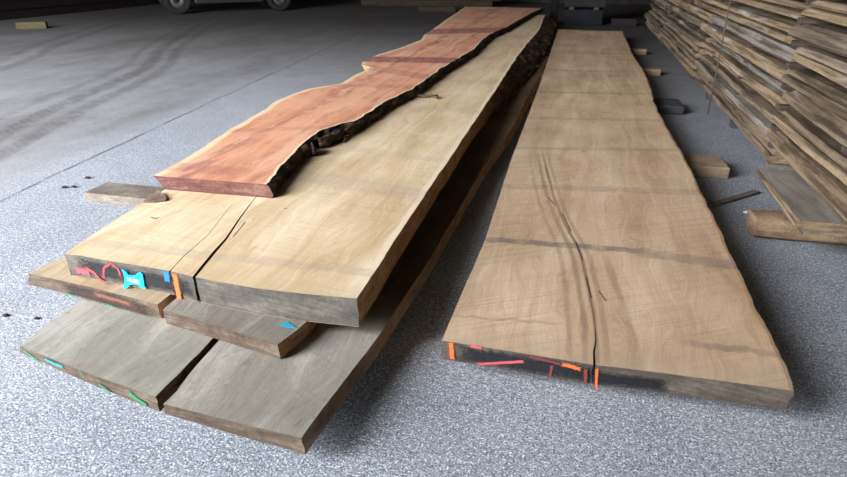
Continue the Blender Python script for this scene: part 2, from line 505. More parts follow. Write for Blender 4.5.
def paint_mat(name, c, soft=.35):
    M = Mat(name, .6)
    u = M.node('ShaderNodeUVMap'); sp = M.node('ShaderNodeSeparateXYZ'); M.nt.links.new(u.outputs[0], sp.inputs[0])
    v = M.ma('ABSOLUTE', sp.outputs[1]); uu = M.ma('ABSOLUTE', sp.outputs[0])
    e = M.ma('MAXIMUM', v, M.ma('POWER', uu, 3.0))
    n = M.noise(M.scaled(90, 90, 90), 1, 4, .7)
    e = M.ma('ADD', e, M.ma('MULTIPLY', M.ma('SUBTRACT', n, .5), 1.1))
    M.put(M.b.inputs['Alpha'], M.mr(e, .95 - soft, .95, 1, 0))
    return M.out(M.mix(n, c, tuple(k * .75 for k in c[:3]) + (1,)))

PM = {k: paint_mat('spray_paint_' + k, c, s) for k, c, s in (
    ('umber', (.045, .028, .022, 1), .9), ('rust', (.20, .085, .055, 1), .9), ('red', (.42, .07, .075, 1), .6), ('pink', (.55, .10, .13, 1), .5), ('orange', (.75, .17, .045, 1), .65),
    ('blue', (.02, .20, .42, 1), .4), ('green', (.04, .22, .11, 1), .6), ('black', (.016, .017, .021, 1), .85),
    ('maroon', (.20, .05, .045, 1), .5), ('teal', (.03, .28, .30, 1), .45))}

def stroke(slab_o, front, z0, px, width, colour, label, lift=.0015):
    """a band of sprayed paint along a line of points on a slab's front end (pixels of the photograph turned into points of that end)"""
    fx, fy = front
    pts = []
    for a, b in px:
        y = float(np.mean(fy)); x = z = 0
        d = _ray(a, b)
        for _ in range(6):
            t = y / d.y; x = d.x * t; z = CAMZ + d.z * t
            y = float(np.interp(x, fx, fy))
        pts.append(Vector((x, z)))
    # resample
    P = []
    for i in range(len(pts) - 1):
        k = max(2, int((pts[i + 1] - pts[i]).length / .008))
        for j in range(k): P.append(pts[i].lerp(pts[i + 1], j / k))
    P.append(pts[-1])
    ox, oy, oz = slab_o.location
    verts, faces, uv = [], [], []
    nr = 4
    for i, p in enumerate(P):
        tdir = (P[min(i + 1, len(P) - 1)] - P[max(i - 1, 0)]).normalized()
        nn = Vector((-tdir.y, tdir.x))
        for k in range(nr + 1):
            v = k / nr * 2 - 1
            q = p + nn * v * width / 2
            y = float(np.interp(q.x, fx, fy)) - lift
            verts.append((q.x - ox, y - oy, q.y - oz)); uv.append((i / (len(P) - 1) * 2 - 1, v))
    for i in range(len(P) - 1):
        for k in range(nr):
            a = i * (nr + 1) + k
            faces.append((a, a + 1, a + nr + 2, a + nr + 1))
    o = mesh_obj('paint_mark', verts, faces, [PM[colour]], parent=slab_o)
    ul = o.data.uv_layers.new(name='UVMap')
    for lp in o.data.loops: ul.data[lp.index].uv = uv[lp.vertex_index]
    if label: o['label'] = label
    return o

# ---- shared edge materials
bark_dark = bark_mat('dark_bark', (.008, .006, .005, 1), (.07, .047, .032, 1), (.26, .19, .125, 1))
bark_brown = bark_mat('brown_bark', (.03, .019, .011, 1), (.12, .075, .045, 1), (.28, .20, .13, 1))
crack_m = plain('crack_inside', (.045, .028, .016, 1), .95)
sawn_ochre = wood_end('sawn_oak_edge', (.22, .125, .05, 1), (.42, .26, .115, 1), (.58, .40, .21, 1), rings=14)
sawn_grey = wood_end('weathered_edge', (.13, .085, .055, 1), (.28, .19, .125, 1), (.42, .31, .21, 1), rings=14)
end_brown = wood_end('weathered_brown_end', (.035, .024, .017, 1), (.095, .068, .048, 1), (.20, .155, .115, 1))
end_grey = wood_end('grey_oak_end', (.045, .040, .034, 1), (.10, .09, .077, 1), (.19, .17, .14, 1))
end_dark = wood_end('dark_oak_end', (.03, .026, .023, 1), (.085, .07, .058, 1), (.17, .14, .11, 1))
end_rose = wood_end('rose_end', (.06, .022, .02, 1), (.13, .055, .045, 1), (.25, .14, .10, 1))

ZL, ZM, ZT, ZR, ZS = .115, .176, .28, .345, .15     # top heights: lower pair, middle pair, big slab, red slab, right slab
GREY = (.20, .185, .175, 1)
# lower pair -----------------------------------------------------------------
L1F = A([(20, 346), (90, 374), (156, 397)], ZL)
L1L = [L1F[0]] + A([(77, 302)], ZL) + [(-1.72, 3.0), (-1.74, 12.0)]
L1R = [L1F[-1]] + A([(209, 343)], ZL) + [(-1.10, 3.0), (-1.14, 12.0)]
m = wood_top('grey_weathered_oak', (sum(p[0] for p in (L1F[0], L1F[-1])) / 2, min(p[1] for p in L1F)),
             (.205, .195, .16, 1), (.305, .293, .25, 1), (.48, .465, .42, 1), saw=(.5, 60, .05), grain=.9, figure=20, fibre=.5,
             bands=[(at(117, 340, ZL)[1], .1, .004, .012, .35, (.45, .10, .09, 1), at(110, 340, ZL)[0], at(124, 340, ZL)[0])], blotch=.7)
LG = 'weathered slabs of the left pile'
lower_left, l1f = slab('oak_slab', 'grey weathered slab with green and blue paint on its end, bottom left of the pile', 'wood slab', LG,
    L1L, L1R, L1F, 12.0, ZL, .085, .057, (.015, .0), (.0, .0), [m, bark_brown, bark_brown, end_brown, crack_m], bark=(.004, .008), seed=1, n=110, bulge=(.0, .0))
L2F = A([(164, 404), (230, 421), (300.5, 438)], ZL)
L2R = [L2F[-1]] + A([(340, 386), (380, 334), (434, 252), (484, 167), (510, 131)], ZL) + [(-.42, 6), (-.39, 8.5), (-.46, 12.4)]
L2L = [L2F[0]] + A([(215, 345)], ZL) + [(-1.03, 3), (-1.05, 12.3)]
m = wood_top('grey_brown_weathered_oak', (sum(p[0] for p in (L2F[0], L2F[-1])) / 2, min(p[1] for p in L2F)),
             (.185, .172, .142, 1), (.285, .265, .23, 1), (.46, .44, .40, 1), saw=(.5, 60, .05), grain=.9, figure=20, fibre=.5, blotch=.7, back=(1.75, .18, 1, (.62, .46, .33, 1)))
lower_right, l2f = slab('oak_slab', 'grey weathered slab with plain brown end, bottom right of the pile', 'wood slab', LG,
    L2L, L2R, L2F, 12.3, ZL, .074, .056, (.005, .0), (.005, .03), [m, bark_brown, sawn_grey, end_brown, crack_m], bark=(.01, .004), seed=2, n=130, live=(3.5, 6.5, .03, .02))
# middle pair ----------------------------------------------------------------
M1F = A([(28.5, 273.5), (90, 287), (157.7, 304.5)], ZM)
M1L = [M1F[0]] + A([(62, 258)], ZM) + [(-1.90, 3), (-1.9, 12.2)]
M1R = [M1F[-1], (M1F[-1][0] - .0, 3), (-1.33, 12.2)]
m = wood_top('tan_weathered_oak', (sum(p[0] for p in (M1F[0], M1F[-1])) / 2, min(p[1] for p in M1F)),
             (.30, .22, .14, 1), (.44, .34, .22, 1), (.58, .48, .34, 1), saw=(.5, 110, .08))
mid_left, m1f = slab('oak_slab', 'tan slab jutting out left beneath the big top slab', 'wood slab', LG,
    M1L, M1R, M1F, 12.2, ZM, .122, .118, (.02, .02), (.0, .0), [m, bark_brown, sawn_grey, end_brown, crack_m], bark=(.006, .004), seed=3, n=90)
M2F = A([(162.3, 309.5), (220, 327), (277.8, 344.5)], ZM)
M2R = [M2F[-1]] + A([(302, 326)], ZM) + [(-.69, 4), (-.55, 6.5), (-.44, 9), (-.50, 12.2)]
M2L = [M2F[0], (-1.28, 3), (-1.29, 12.2)]
m = wood_top('brown_weathered_oak', (sum(p[0] for p in (M2F[0], M2F[-1])) / 2, min(p[1] for p in M2F)),
             (.14, .125, .105, 1), (.225, .205, .175, 1), (.36, .335, .295, 1), saw=(.5, 60, .06), fibre=.3)
mid_right, m2f = slab('oak_slab', 'narrow brown slab wedged beneath the big top slab, right of its tan neighbour', 'wood slab', LG,
    M2L, M2R, M2F, 12.2, ZM, .118, .118, (.0, .0), (.0, .02), [m, sawn_grey, edge_mat('brown_edge_turning_to_bark', 1.4, 2.8, 5.0), end_brown, crack_m], bark=(.003, .003), seed=4, n=110, live=(3.0, 6.0, .03, .05))
# big top slab ---------------------------------------------------------------
TF = A([(64.7, 254), (84, 256), (100, 259.5), (130, 264), (148, 267), (170, 271), (194, 277), (240, 286), (283, 292), (357, 298.5)], ZT)
TL = [TF[0]] + A([(75, 246.5), (107, 225), (150, 198)], ZT) + [(-1.83, 3), (-1.85, 6), (-1.9, 12.6)]
TR = [TF[-1], (-.62, 2.5)] + A([(448, 161), (488.7, 100), (505, 75.5), (521, 51), (539, 30), (545, 15)], ZT)
TR = sorted(TR, key=lambda p: p[1]); YT = TR[-1][1]
TR = [(p[0] + (0.0 if p[1] < 5 else 0), p[1]) for p in TR]
crk = [(194, 277, .0055), (214, 252.5, .007), (226, 239, .005), (240, 218, .0035), (252, 202, .002), (262, 190, .0)]
crk2 = [(170, 271, .0016), (184, 256, .0014), (208, 235, .001), (226, 212, .0009), (236, 199, .0)]
toW = lambda cr: [at(a, b, ZT) + (w,) for a, b, w in cr]
offT = ((TF[0][0] + TF[-1][0]) / 2, min(p[1] for p in TF))
STAIN = (.30, .255, .25, 1)
bT = []
for (a, b, c_, d_, w, st) in ((140, 248, 374, 273, .018, .26), (342, 182, 403, 193, .05, .24), (360, 150, 420, 158, .03, .12), (400, 106, 478, 112, .05, .16), (430, 80, 500, 82, .06, .12)):
    p, q = at(a, b, ZT), at(c_, d_, ZT)
    sl = (q[1] - p[1]) / (q[0] - p[0])
    bT.append((p[1] - sl * p[0], sl, w, w * 1.2, st, STAIN))
p_, q_ = at(292, 262, ZT), at(362, 268, ZT)
def slits(px, z, w): return [at(a, b, z) + at(c, d, z) + (w,) for a, b, c, d in px]
m = wood_top('pale_oak', offT, (.52, .37, .205, 1), (.70, .54, .345, 1), (.84, .71, .52, 1), bands=bT, saw=(.12, 120, .09), figure=16,
             sap=[('er', .03, (.78, .64, .45, 1))], front=(TF[-1][1] + .05, .07, .35, (.40, .29, .18, 1)),
             slits=slits([(150, 217, 158, 219), (152, 219, 160, 217), (284, 208, 287, 209), (232, 238, 246, 221)], ZT, .004), blotch=.6)
top_slab, tf = slab('oak_slab', 'big pale oak slab with two end cracks, blue plate and painted end', 'wood slab', 'large pale oak slabs',
    TL, TR, TF, YT, ZT, .190, .172, (-.0, .02), (-.0, .0), [m, bark_brown, edge_mat('oak_edge_turning_to_bark', offT[1], 3.2, 5.5), end_grey, crack_m],
    cracks=[toW(crk2), toW(crk)], bark=(.006, .004), seed=5, n=190, pw=1.6, bulge=(0, .0), live=(3.5, 9.0, .03, .22))
# red slab -------------------------------------------------------------------
RF = A([(153.4, 175.7), (210, 180), (267.4, 184.5)], ZR)
RL = [RF[0]] + A([(190, 155.6), (230.5, 128.7), (264, 110), (274, 102), (290, 95), (307.7, 89), (325, 86), (341, 83.5), (354.6, 75), (368, 69), (370, 67.2)], ZR)
RL += A([(361, 64.5), (362, 62), (377, 55), (400, 48), (420.5, 40), (424, 35), (434, 28.5), (450, 17), (465.8, 6.7)], ZR)
RR = [RF[-1]] + A([(284, 164), (296, 150), (302.6, 143.8), (310, 137), (321, 130.4), (340, 123.5), (354.6, 121), (374.7, 108.6), (383.6, 102.3), (398, 96), (412, 89), (425, 80), (440.6, 68.7), (458, 58), (474, 49), (482, 40), (491, 33.5), (504, 28), (517.7, 20.5), (531, 13), (545, 6.7)], ZR)
mono = lambda P: [p for i, p in enumerate(P) if i == 0 or p[1] > max(q[1] for q in P[:i]) + .001]
RL, RR = mono(RL), mono(RR)
YR = min(RL[-1][1], RR[-1][1])
offR = ((RF[0][0] + RF[-1][0]) / 2, min(p[1] for p in RF))
PUR = (.24, .075, .095, 1)
bR = []
for (a, b, c_, d_, w, st, col_) in ((436, 31.5, 505, 29.5, .32, .7, PUR), (366, 59, 460, 60.5, .17, .75, PUR), (362, 66, 430, 78, .10, .3, PUR), (345, 85, 420, 87, .06, .25, PUR), (300, 96, 380, 104, .05, .3, (.62, .40, .25, 1)), (250, 130, 330, 127, .04, .2, PUR)):
    p, q = at(a, b, ZR), at(c_, d_, ZR); sl = (q[1] - p[1]) / (q[0] - p[0])
    bR.append((p[1] - sl * p[0], sl, w, w * .25, min(1, st * 1.15), col_))
pf = at(195, 168, ZR)
m = wood_top('red_yew', offR, (.53, .21, .12, 1), (.74, .375, .23, 1), (.83, .52, .36, 1), bands=bR + [(pf[1], .0, .03, .06, .45, PUR, pf[0] - .12, pf[0] + .25)],
             sap=[('el', .045, (.82, .63, .41, 1)), ('er', .015, (.80, .66, .46, 1))], saw=(.35, 190, .05), figure=13,
             streaks=[(PUR, pf[0] + .02, .05, .6), (PUR, -1.5, .03, .35), (PUR, -1.38, .03, .4), (PUR, -1.75, .02, .3)], rough=.62)
red_slab, rf = slab('red_slab', 'reddish live edged slab with dark bark lying on the big pale slab', 'wood slab', None,
    RL, RR, RF, YR, ZR, ZT + .001, ZT + .001, (-.055, -.0), (.02, .05), [m, sawn_ochre, bark_dark, end_rose, crack_m], bark=(.006, .016), rough=(.005, .006), seed=6, n=210, pw=1.7, bulge=(0, .012))
# right slab -----------------------------------------------------------------
SF = A([(441.5, 340.5), (525, 353.5), (587.7, 364), (596, 365), (640, 370), (700, 378), (796, 391)], ZS)
SL = [SF[0]] + A([(485, 240), (511, 160), (540, 84), (558, 29.5)], ZS)
SR = [SF[-1]] + A([(773.5, 340.5), (734, 262), (711, 212), (697, 183), (682.6, 153.5), (672, 137), (665, 125), (659, 113), (654, 103), (651, 90), (645, 73), (637, 61), (632, 53.5), (628, 43), (624, 35.6), (622, 29)], ZS)
SL, SR = mono(SL), mono(SR)
YS = min(SL[-1][1], SR[-1][1])
offS = ((SF[0][0] + SF[-1][0]) / 2, min(p[1] for p in SF))
bS = []
for (a, b, c_, d_, w, st) in ((485, 239, 640, 251, .018, .75), (640, 252, 738, 266, .03, .45), (690, 344, 776, 354, .012, .5), (455, 316, 560, 324, .006, .35), (505, 186, 690, 192, .03, .28), (520, 148, 680, 150, .025, .3), (530, 118, 655, 120, .03, .25), (541, 92, 650, 94, .03, .35), (548, 70, 640, 72, .05, .25), (553, 52, 632, 54, .06, .25)):
    p, q = at(a, b, ZS), at(c_, d_, ZS); sl = (q[1] - p[1]) / (q[0] - p[0])
    lo, hi = ((p[0], q[0]) if w < .02 or w == .03 and a in (640,) else (None, None))
    bS.append((p[1] - sl * p[0], sl, w, w * .8, st, (.15, .135, .13, 1), lo, hi) if lo is not None else (p[1] - sl * p[0], sl, w, w * .8, st, (.15, .135, .13, 1)))
ck = [(594.5, 364.5, .0035), (594, 352, .003), (596, 340, .0018), (595, 325, .0010), (592, 306, .0007), (588, 285, 0)]
gr = [(597, 364), (596, 335), (592, 306), (587, 280), (580, 253), (569, 231), (557, 205), (548, 175), (541, 145)]
grain_l = [at(a, b, ZS) for a, b in gr]; GD = (.13, .085, .05, 1)
m = wood_top('tan_oak', offS, (.42, .275, .165, 1), (.58, .415, .265, 1), (.73, .57, .40, 1), bands=bS, saw=(-.55, 85, .13), figure=14,
             sap=[('er', .012, (.36, .22, .13, 1))], front=(SF[0][1] + .10, .07, .4, (.42, .33, .24, 1)),
             curves=[(GD, grain_l, .010, .8), (GD, [(x - .035, y) for x, y in grain_l], .016, .5), (GD, [(x - .085, y) for x, y in grain_l], .014, .3), (GD, [(x + .03, y) for x, y in grain_l], .014, .35), (GD, [(x + .12 - .03 * (y - 1.5), y) for x, y in grain_l[:6]], .022, .35)],
             slits=slits([(598, 290, 607, 302), (542, 97, 549, 99), (580, 150, 587, 152), (600, 112, 622, 114), (547, 196, 556, 206), (562, 212, 572, 233), (575, 240, 583, 262), (586, 275, 592, 300)], ZS, .004))
right_slab, sf = slab('oak_slab', 'broad tan oak slab lying alone on bearers beside the lumber stack', 'wood slab', 'large pale oak slabs',
    SL, SR, SF, YS, ZS, .076, .076, (.0, .0), (-.004, .0), [m, sawn_ochre, bark_brown, end_dark, crack_m], cracks=[[at(a, b, ZS) + (w,) for a, b, w in ck]],
    bark=(.002, .008), rough=(.002, .006), seed=8, n=190, pw=1.5)

# ---- paint on the slab ends
st = lambda *a: stroke(*a)
# big top slab
stroke(top_slab, tf, 0, [(74, 264), (110, 272), (140, 279), (200, 291)], .085, 'black', 'black painted patch', .0012)
stroke(top_slab, tf, 0, [(76, 270), (90, 272)], .034, 'pink', 'pink paint blot', .002)
stroke(top_slab, tf, 0, [(84, 267), (94, 272), (100, 279), (106, 283)], .018, 'red', 'red paint squiggle', .0024)
stroke(top_slab, tf, 0, [(104, 279), (104, 268), (111, 263), (118, 268), (122, 279)], .014, 'red', 'red paint loop', .0024)
stroke(top_slab, tf, 0, [(166, 270.5), (168, 282)], .03, 'blue', 'blue paint spot', .0024)
stroke(top_slab, tf, 0, [(174.5, 271), (177, 285), (180.5, 302)], .032, 'orange', 'orange paint stripe', .0026)
# middle left
stroke(mid_left, m1f, 0, [(60, 288), (110, 300), (156, 314)], .075, 'umber', 'dark reddish brown stain')
stroke(mid_left, m1f, 0, [(92, 293), (118, 300), (136, 306)], .032, 'rust', 'faded orange paint', .0022)
stroke(mid_left, m1f, 0, [(107, 305), (115, 308)], .02, 'green', 'green paint spot', .0026)
stroke(mid_left, m1f, 0, [(66, 293), (74, 296)], .012, 'green', 'green paint spot', .0026)
# lower left
stroke(lower_left, l1f, 0, [(22, 349), (32, 356), (44, 365)], .014, 'green', 'green paint streak')
stroke(lower_left, l1f, 0, [(45, 359), (56, 364), (64, 367)], .015, 'teal', 'blue paint blot', .002)
stroke(lower_left, l1f, 0, [(79, 371), (84, 374)], .010, 'green', None, .002)
stroke(lower_left, l1f, 0, [(98, 383), (112, 393)], .010, 'green', None, .002)
stroke(lower_left, l1f, 0, [(128, 391), (136, 398), (148, 406)], .022, 'green', 'green paint streak', .002)
# right slab
stroke(right_slab, sf, 0, [(452, 351), (520, 363), (600, 376)], .085, 'black', 'black painted patch', .0012)
stroke(right_slab, sf, 0, [(585, 376), (625, 381), (670, 386)], .06, 'black', 'black painted patch', .0011)
stroke(right_slab, sf, 0, [(451, 341), (452.5, 360)], .022, 'orange', 'orange paint stripe', .0024)
stroke(right_slab, sf, 0, [(469, 345), (483, 348)], .016, 'pink', 'pink paint blot', .0024)
stroke(right_slab, sf, 0, [(475, 364), (500, 362.5), (526, 361)], .014, 'pink', 'pink paint line', .0024)
stroke(right_slab, sf, 0, [(528, 356), (550, 361), (564, 365)], .011, 'maroon', 'dark red paint line', .0024)
stroke(right_slab, sf, 0, [(561, 363.5), (572, 366), (582, 369.5)], .020, 'orange', 'orange paint blot', .0026)
stroke(right_slab, sf, 0, [(552, 364), (550, 377)], .012, 'maroon', 'dark red paint line', .0024)
stroke(right_slab, sf, 0, [(586, 368), (585, 384)], .014, 'maroon', 'dark red paint line', .0026)
stroke(right_slab, sf, 0, [(597, 367), (596, 389)], .012, 'orange', 'orange paint stripe', .0026)

# ---- blue plastic anti-split plate on the top slab's end, with raised lettering
def s_plate():
    ox, oy, oz = top_slab.location
    fx, fy = tf
    def fp(px, py, lift):
        y = fy[3]; d = _ray(px, py)
        for _ in range(6):
            t = y / d.y; x = d.x * t; z = CAMZ + d.z * t; y = float(np.interp(x, fx, fy))
        return Vector((x - ox, y - oy - lift, z - oz))
    out = [(122.6, 268.5), (125, 269.5), (127.7, 271.5), (129, 274), (132, 275), (136, 275), (138.5, 272.5), (141.5, 271.5), (143.5, 273.5), (144.8, 280), (145.5, 285.5), (147.2, 287), (146, 288), (142.5, 287.5), (140, 285.5), (138, 284), (134, 283.5), (130, 284.5), (128.5, 287), (125.5, 287.5), (124.5, 285.5), (126, 282), (125.5, 277), (124.5, 272.5)]
    bm = bmesh.new()
    a = [bm.verts.new(fp(x, y, .0065)) for x, y in out]
    b = [bm.verts.new(fp(x, y, .0005)) for x, y in out]
    bm.faces.new(a)
    for i in range(len(a)):
        j = (i + 1) % len(a); bm.faces.new((a[i], b[i], b[j], a[j]))
    plate = bm_obj('anti_split_plate', bm, plain('blue_plastic', (.015, .48, .80, 1), .35, 0, .05), parent=top_slab)
    plate['label'] = 'bright blue plastic plate'
    cu = bpy.data.curves.new('lettering', 'FONT')
    cu.body = 'HUSE'; cu.size = .021; cu.extrude = .0006; cu.align_x = 'CENTER'; cu.align_y = 'CENTER'; cu.offset = .0006
    tmp = bpy.data.objects.new('tmp_text', cu); C.objects.link(tmp)
    dg = bpy.context.evaluated_depsgraph_get()
    me = bpy.data.meshes.new_from_object(tmp.evaluated_get(dg))
    bpy.data.objects.remove(tmp)
    me.materials.clear(); me.materials.append(plain('white_plastic', (.75, .85, .9, 1), .5, 0, .03))
    o = bpy.data.objects.new('lettering', me); C.objects.link(o); o.parent = plate
    o.location = fp(134.6, 279.7, .0072)
    sl = fp(142, 279, 0) - fp(128, 279, 0)
    o.rotation_euler = (math.pi / 2, .10, math.atan2(sl.y, sl.x))
s_plate()

# blue tag peeking out between the middle right slab and the big slab
bx, by = at(290, 325.5, ZM)
bm = bmesh.new()
vs = [bm.verts.new((x - mid_right.location.x, y - mid_right.location.y, ZM - mid_right.location.z + .0012)) for x, y in A([(279, 325.5), (287, 322), (297, 329), (287, 327.5)], ZM)]
bm.faces.new(vs)
r_ = bmesh.ops.extrude_face_region(bm, geom=list(bm.faces))
for v in r_['geom']:
    if isinstance(v, bmesh.types.BMVert): v.co.z += .001
bm_obj('paper_tag', bm, plain('blue_tag', (.02, .33, .50, 1), .5), parent=mid_right)['label'] = 'bright blue tag'

# ---- bark strands and flakes lying on the slabs
def tube(name, pts, rads, mat, parent=None, loc=(0, 0, 0), bm=None, sides=7):
    own = bm is None
    if own: bm = bmesh.new()
    rings = []
    P = [Vector(p) for p in pts]
    for i, p in enumerate(P):
        d = (P[min(i + 1, len(P) - 1)] - P[max(i - 1, 0)]).normalized()
        u = d.cross(Vector((0, 0, 1)))
        if u.length < 1e-3: u = Vector((1, 0, 0))
        u.normalize(); w = u.cross(d)
        rings.append([bm.verts.new(p + (u * math.cos(a) + w * math.sin(a)) * rads[i] * (1 + .2 * mnoise.noise((p.y * 60, a, 1)))) for a in [2 * math.pi * k / sides for k in range(sides)]])
    for r0, r1 in zip(rings, rings[1:]):
        for k in range(sides): bm.faces.new((r0[k], r0[(k + 1) % sides], r1[(k + 1) % sides], r1[k]))
    bm.faces.new(rings[0]); bm.faces.new(rings[-1][::-1])
    if own: return bm_obj(name, bm, mat, parent, loc, True)

def twig(label, px_lines, r, z):
    x0, y0 = at(*px_lines[0][0], z)
    bm = bmesh.new()
    for ln in px_lines:
        pts = [at(a, b, z) for a, b in ln]
        P = [(p[0] - x0, p[1] - y0, r * (1 + .6 * math.sin(2.1 * i))) for i, p in enumerate(pts)]
        tube('', P, [r * (1 - .5 * i / len(P)) for i in range(len(P))], None, bm=bm)
    o = bm_obj('bark_strip', bm, bark_brown, None, (x0, y0, z + .002), True)
    return tag(o, label, 'bark strip', 'loose bark strips on the big slab')
twig('forked bark strip fallen on the pale slab below the knotty red edge', [[(344, 143), (349, 138), (353, 132), (356, 127)], [(349, 138), (344, 138), (341, 140)]], .006, ZT)
twig('thin dark bark strip on the pale slab beside the red edge, farther back', [[(416, 97), (424, 98.5), (431, 97), (438, 97)], [(431, 97), (437, 100)]], .011, ZT)

# bark flake on the left edge of the top slab
def flake():
    pts = A([(143, 203.5), (152, 199), (159, 193.5), (167, 199.5), (166, 201.5), (155, 203)], ZT)
    x0, y0 = pts[0]
    bm = bmesh.new()
    hs = [.003, .008, .012, .004, .002, .002]
    a = [bm.verts.new((p[0] - x0, p[1] - y0, h + .006)) for p, h in zip(pts, hs)]
    b = [bm.verts.new((p[0] - x0, p[1] - y0, h)) for p, h in zip(pts, hs)]
    bm.faces.new(a); bm.faces.new(b[::-1])
    for i in range(6):
        j = (i + 1) % 6; bm.faces.new((a[i], b[i], b[j], a[j]))
    o = bm_obj('bark_flake', bm, bark_mat('pale_bark', (.10, .07, .055, 1), (.26, .19, .15, 1), (.42, .34, .28, 1)), None, (x0, y0, ZT + .001))
    tag(o, 'pale lifted bark flake on the left edge of the big pale slab', 'bark flake')
flake()

# knotty bark lumps on the red slab's right edge
def lump(px, py, sx, sy, sz, seed, mat, rz=0):
    x, y = at(px, py, ZR - .02)
    bm = bmesh.new()
    bmesh.ops.create_icosphere(bm, subdivisions=3, radius=1)
    for v in bm.verts:
        k = 1 + .35 * mnoise.noise(v.co * 1.7 + Vector((seed, 0, 0))) + .18 * mnoise.noise(v.co * 5 + Vector((0, seed, 0)))
        v.co = Vector((v.co.x * sx, v.co.y * sy, v.co.z * sz)) * k
        zmin = ZT + .003 - (ZR - .034)
        if v.co.z < zmin: v.co.z = zmin
    o = bm_obj('bark_knot', bm, mat, red_slab, Vector((x, y, ZR - .034)) - red_slab.location, True)
    o.rotation_euler.z = rz
    o['label'] = 'dark knotty bark lump'
bark_purple = bark_mat('purplish_bark', (.010, .007, .008, 1), (.06, .042, .045, 1), (.20, .15, .15, 1), 1.5)
lump(305, 149, .022, .05, .034, 1, bark_dark, -.5)
lump(313, 147, .012, .05, .034, 4.2, bark_purple, .5)
lump(326, 138.5, .03, .075, .034, 2.5, bark_dark, -.2)
lump(337, 133.5, .03, .08, .032, 6.1, bark_purple, -.1)
lump(352, 127, .02, .10, .03, 9.3, bark_dark, -.1)
lump(486, 39, .03, .25, .03, 7.3, bark_purple, 0)

# ------------------------------------------------------------------ bearers under the slabs
def timber_mat(name, a, b, c, sc=1.0):
    """weathered timber, grain along local X or Y picked by stretch"""
    M = Mat(name, .85, .2)
    r = M.rnd()
    off = M.ma('MULTIPLY', r, 37)
    _, x, y, z = M.co()
    g = M.noise(M.vec(M.ma('MULTIPLY_ADD', x, 9 * sc, off), M.ma('MULTIPLY', y, 9 * sc), M.ma('MULTIPLY', z, 30)), 1, 4, .6)
    f = M.noise(M.scaled(70, 70, 120), 1, 4)
    t = M.ma('ADD', M.ma('MULTIPLY', g, .6), M.ma('MULTIPLY', f, .4))
    col = M.ramp(M.mr(t, .3, .7, 0, 1, False), [(0, a), (.5, b), (1, c)])
    M.bump(t, .5, .006)
    return M.out(col)
bear_tan = timber_mat('bearer_tan', (.16, .11, .08, 1), (.33, .24, .17, 1), (.46, .36, .27, 1))
bear_grey = timber_mat('bearer_grey', (.09, .075, .06, 1), (.175, .15, .125, 1), (.29, .26, .225, 1))
bear_dark = timber_mat('bearer_dark', (.03, .03, .034, 1), (.06, .06, .065, 1), (.10, .10, .105, 1))
BG = 'bearers under the slabs'
def bearer(x0, x1, y, w, h, mat, label, rz=0.0, bevel=.008, name='bearer'):
    bm = box_bm(-(x1 - x0) / 2, (x1 - x0) / 2, -w / 2, w / 2, 0, h, bevel)
    bmesh.ops.subdivide_edges(bm, edges=[e for e in bm.edges if e.calc_length() > .3], cuts=8)
    for v in bm.verts:
        v.co += Vector((0, .006 * mnoise.noise((v.co.x * 5, y, 2)), 0))
    o = bm_obj(name, bm, mat, None, ((x0 + x1) / 2, y, 0))
    o.rotation_euler.z = rz
    return tag(o, label, 'wooden bearer', BG)
# left pile: weathered bearer end showing at the left edge
b1 = at(80, 204.5, 0); b2 = at(170, 205, 0)
bearer(b1[0], -.62, 2.72, .19, .055, bear_grey, 'weathered grey timber poking out from under the left pile', .0, .006)
for y, nm in ((5.2, 'second'), (8.0, 'third'), (11.0, 'fourth')):
    bearer(-1.8, -.62, y, .12, .055, bear_dark, f'dark timber under the left pile, {nm} one from the front')
# right slab
bearer(-.25, .98, 4.05, .26, .075, bear_tan, 'tan square timber poking out from under the single slab, nearest of its bearers', .02, .01)
bearer(-.25, .94, 5.85, .34, .075, bear_dark, 'black timber end poking out from under the single slab', .02, .01)
bearer(-.25, .95, 7.8, .14, .075, bear_tan, 'tan timber end under the single slab, third bearer back', .0, .01)
bearer(-.25, .93, 9.6, .14, .075, bear_tan, 'tan timber end under the single slab, fourth bearer back', .0, .01)
bearer(-.2, .6, 2.0, .12, .075, bear_dark, 'dark timber hidden beneath the front of the single slab', .0, .01)

# ------------------------------------------------------------------ lumber stack on the right
def lumber_mat():
    M = Mat('stacked_lumber', .85, .2)
    r = M.rnd()
    off = M.ma('MULTIPLY', r, 53)
    _, x, y, z = M.co()
    g = M.noise(M.vec(M.ma('MULTIPLY_ADD', x, 14, off), M.ma('MULTIPLY_ADD', y, .9, off), M.ma('MULTIPLY', z, 40)), 1, 4, .62)
    b = M.noise(M.vec(M.ma('MULTIPLY_ADD', x, 3, off), M.ma('MULTIPLY_ADD', y, 1.1, off), M.ma('MULTIPLY', z, 12)), 1, 4, .62)
    f = M.noise(M.scaled(80, 25, 80), 1, 4, .7)
    base = M.ramp(r, [(0, (.15, .125, .10, 1)), (.2, (.30, .22, .13, 1)), (.4, (.22, .205, .185, 1)), (.6, (.25, .185, .115, 1)), (.8, (.12, .10, .078, 1)), (1, (.34, .24, .125, 1))])
    col = M.mix(M.mr(g, .36, .58, .85, 0), base, (.05, .035, .022, 1))
    col = M.mix(M.mr(b, .54, .74, 0, .7), col, (.44, .42, .385, 1))
    col = M.mix(M.mr(b, .32, .44, .8, 0), col, (.045, .033, .024, 1))
    col = M.mix(M.mr(f, .54, .70, 0, .5), col, (.022, .017, .013, 1))
    M.bump(M.ma('ADD', g, f), .6, .008)
    return M.out(col)
lum = lumber_mat()
lum_end = wood_end('lumber_end', (.08, .055, .035, 1), (.22, .155, .09, 1), (.38, .29, .18, 1))
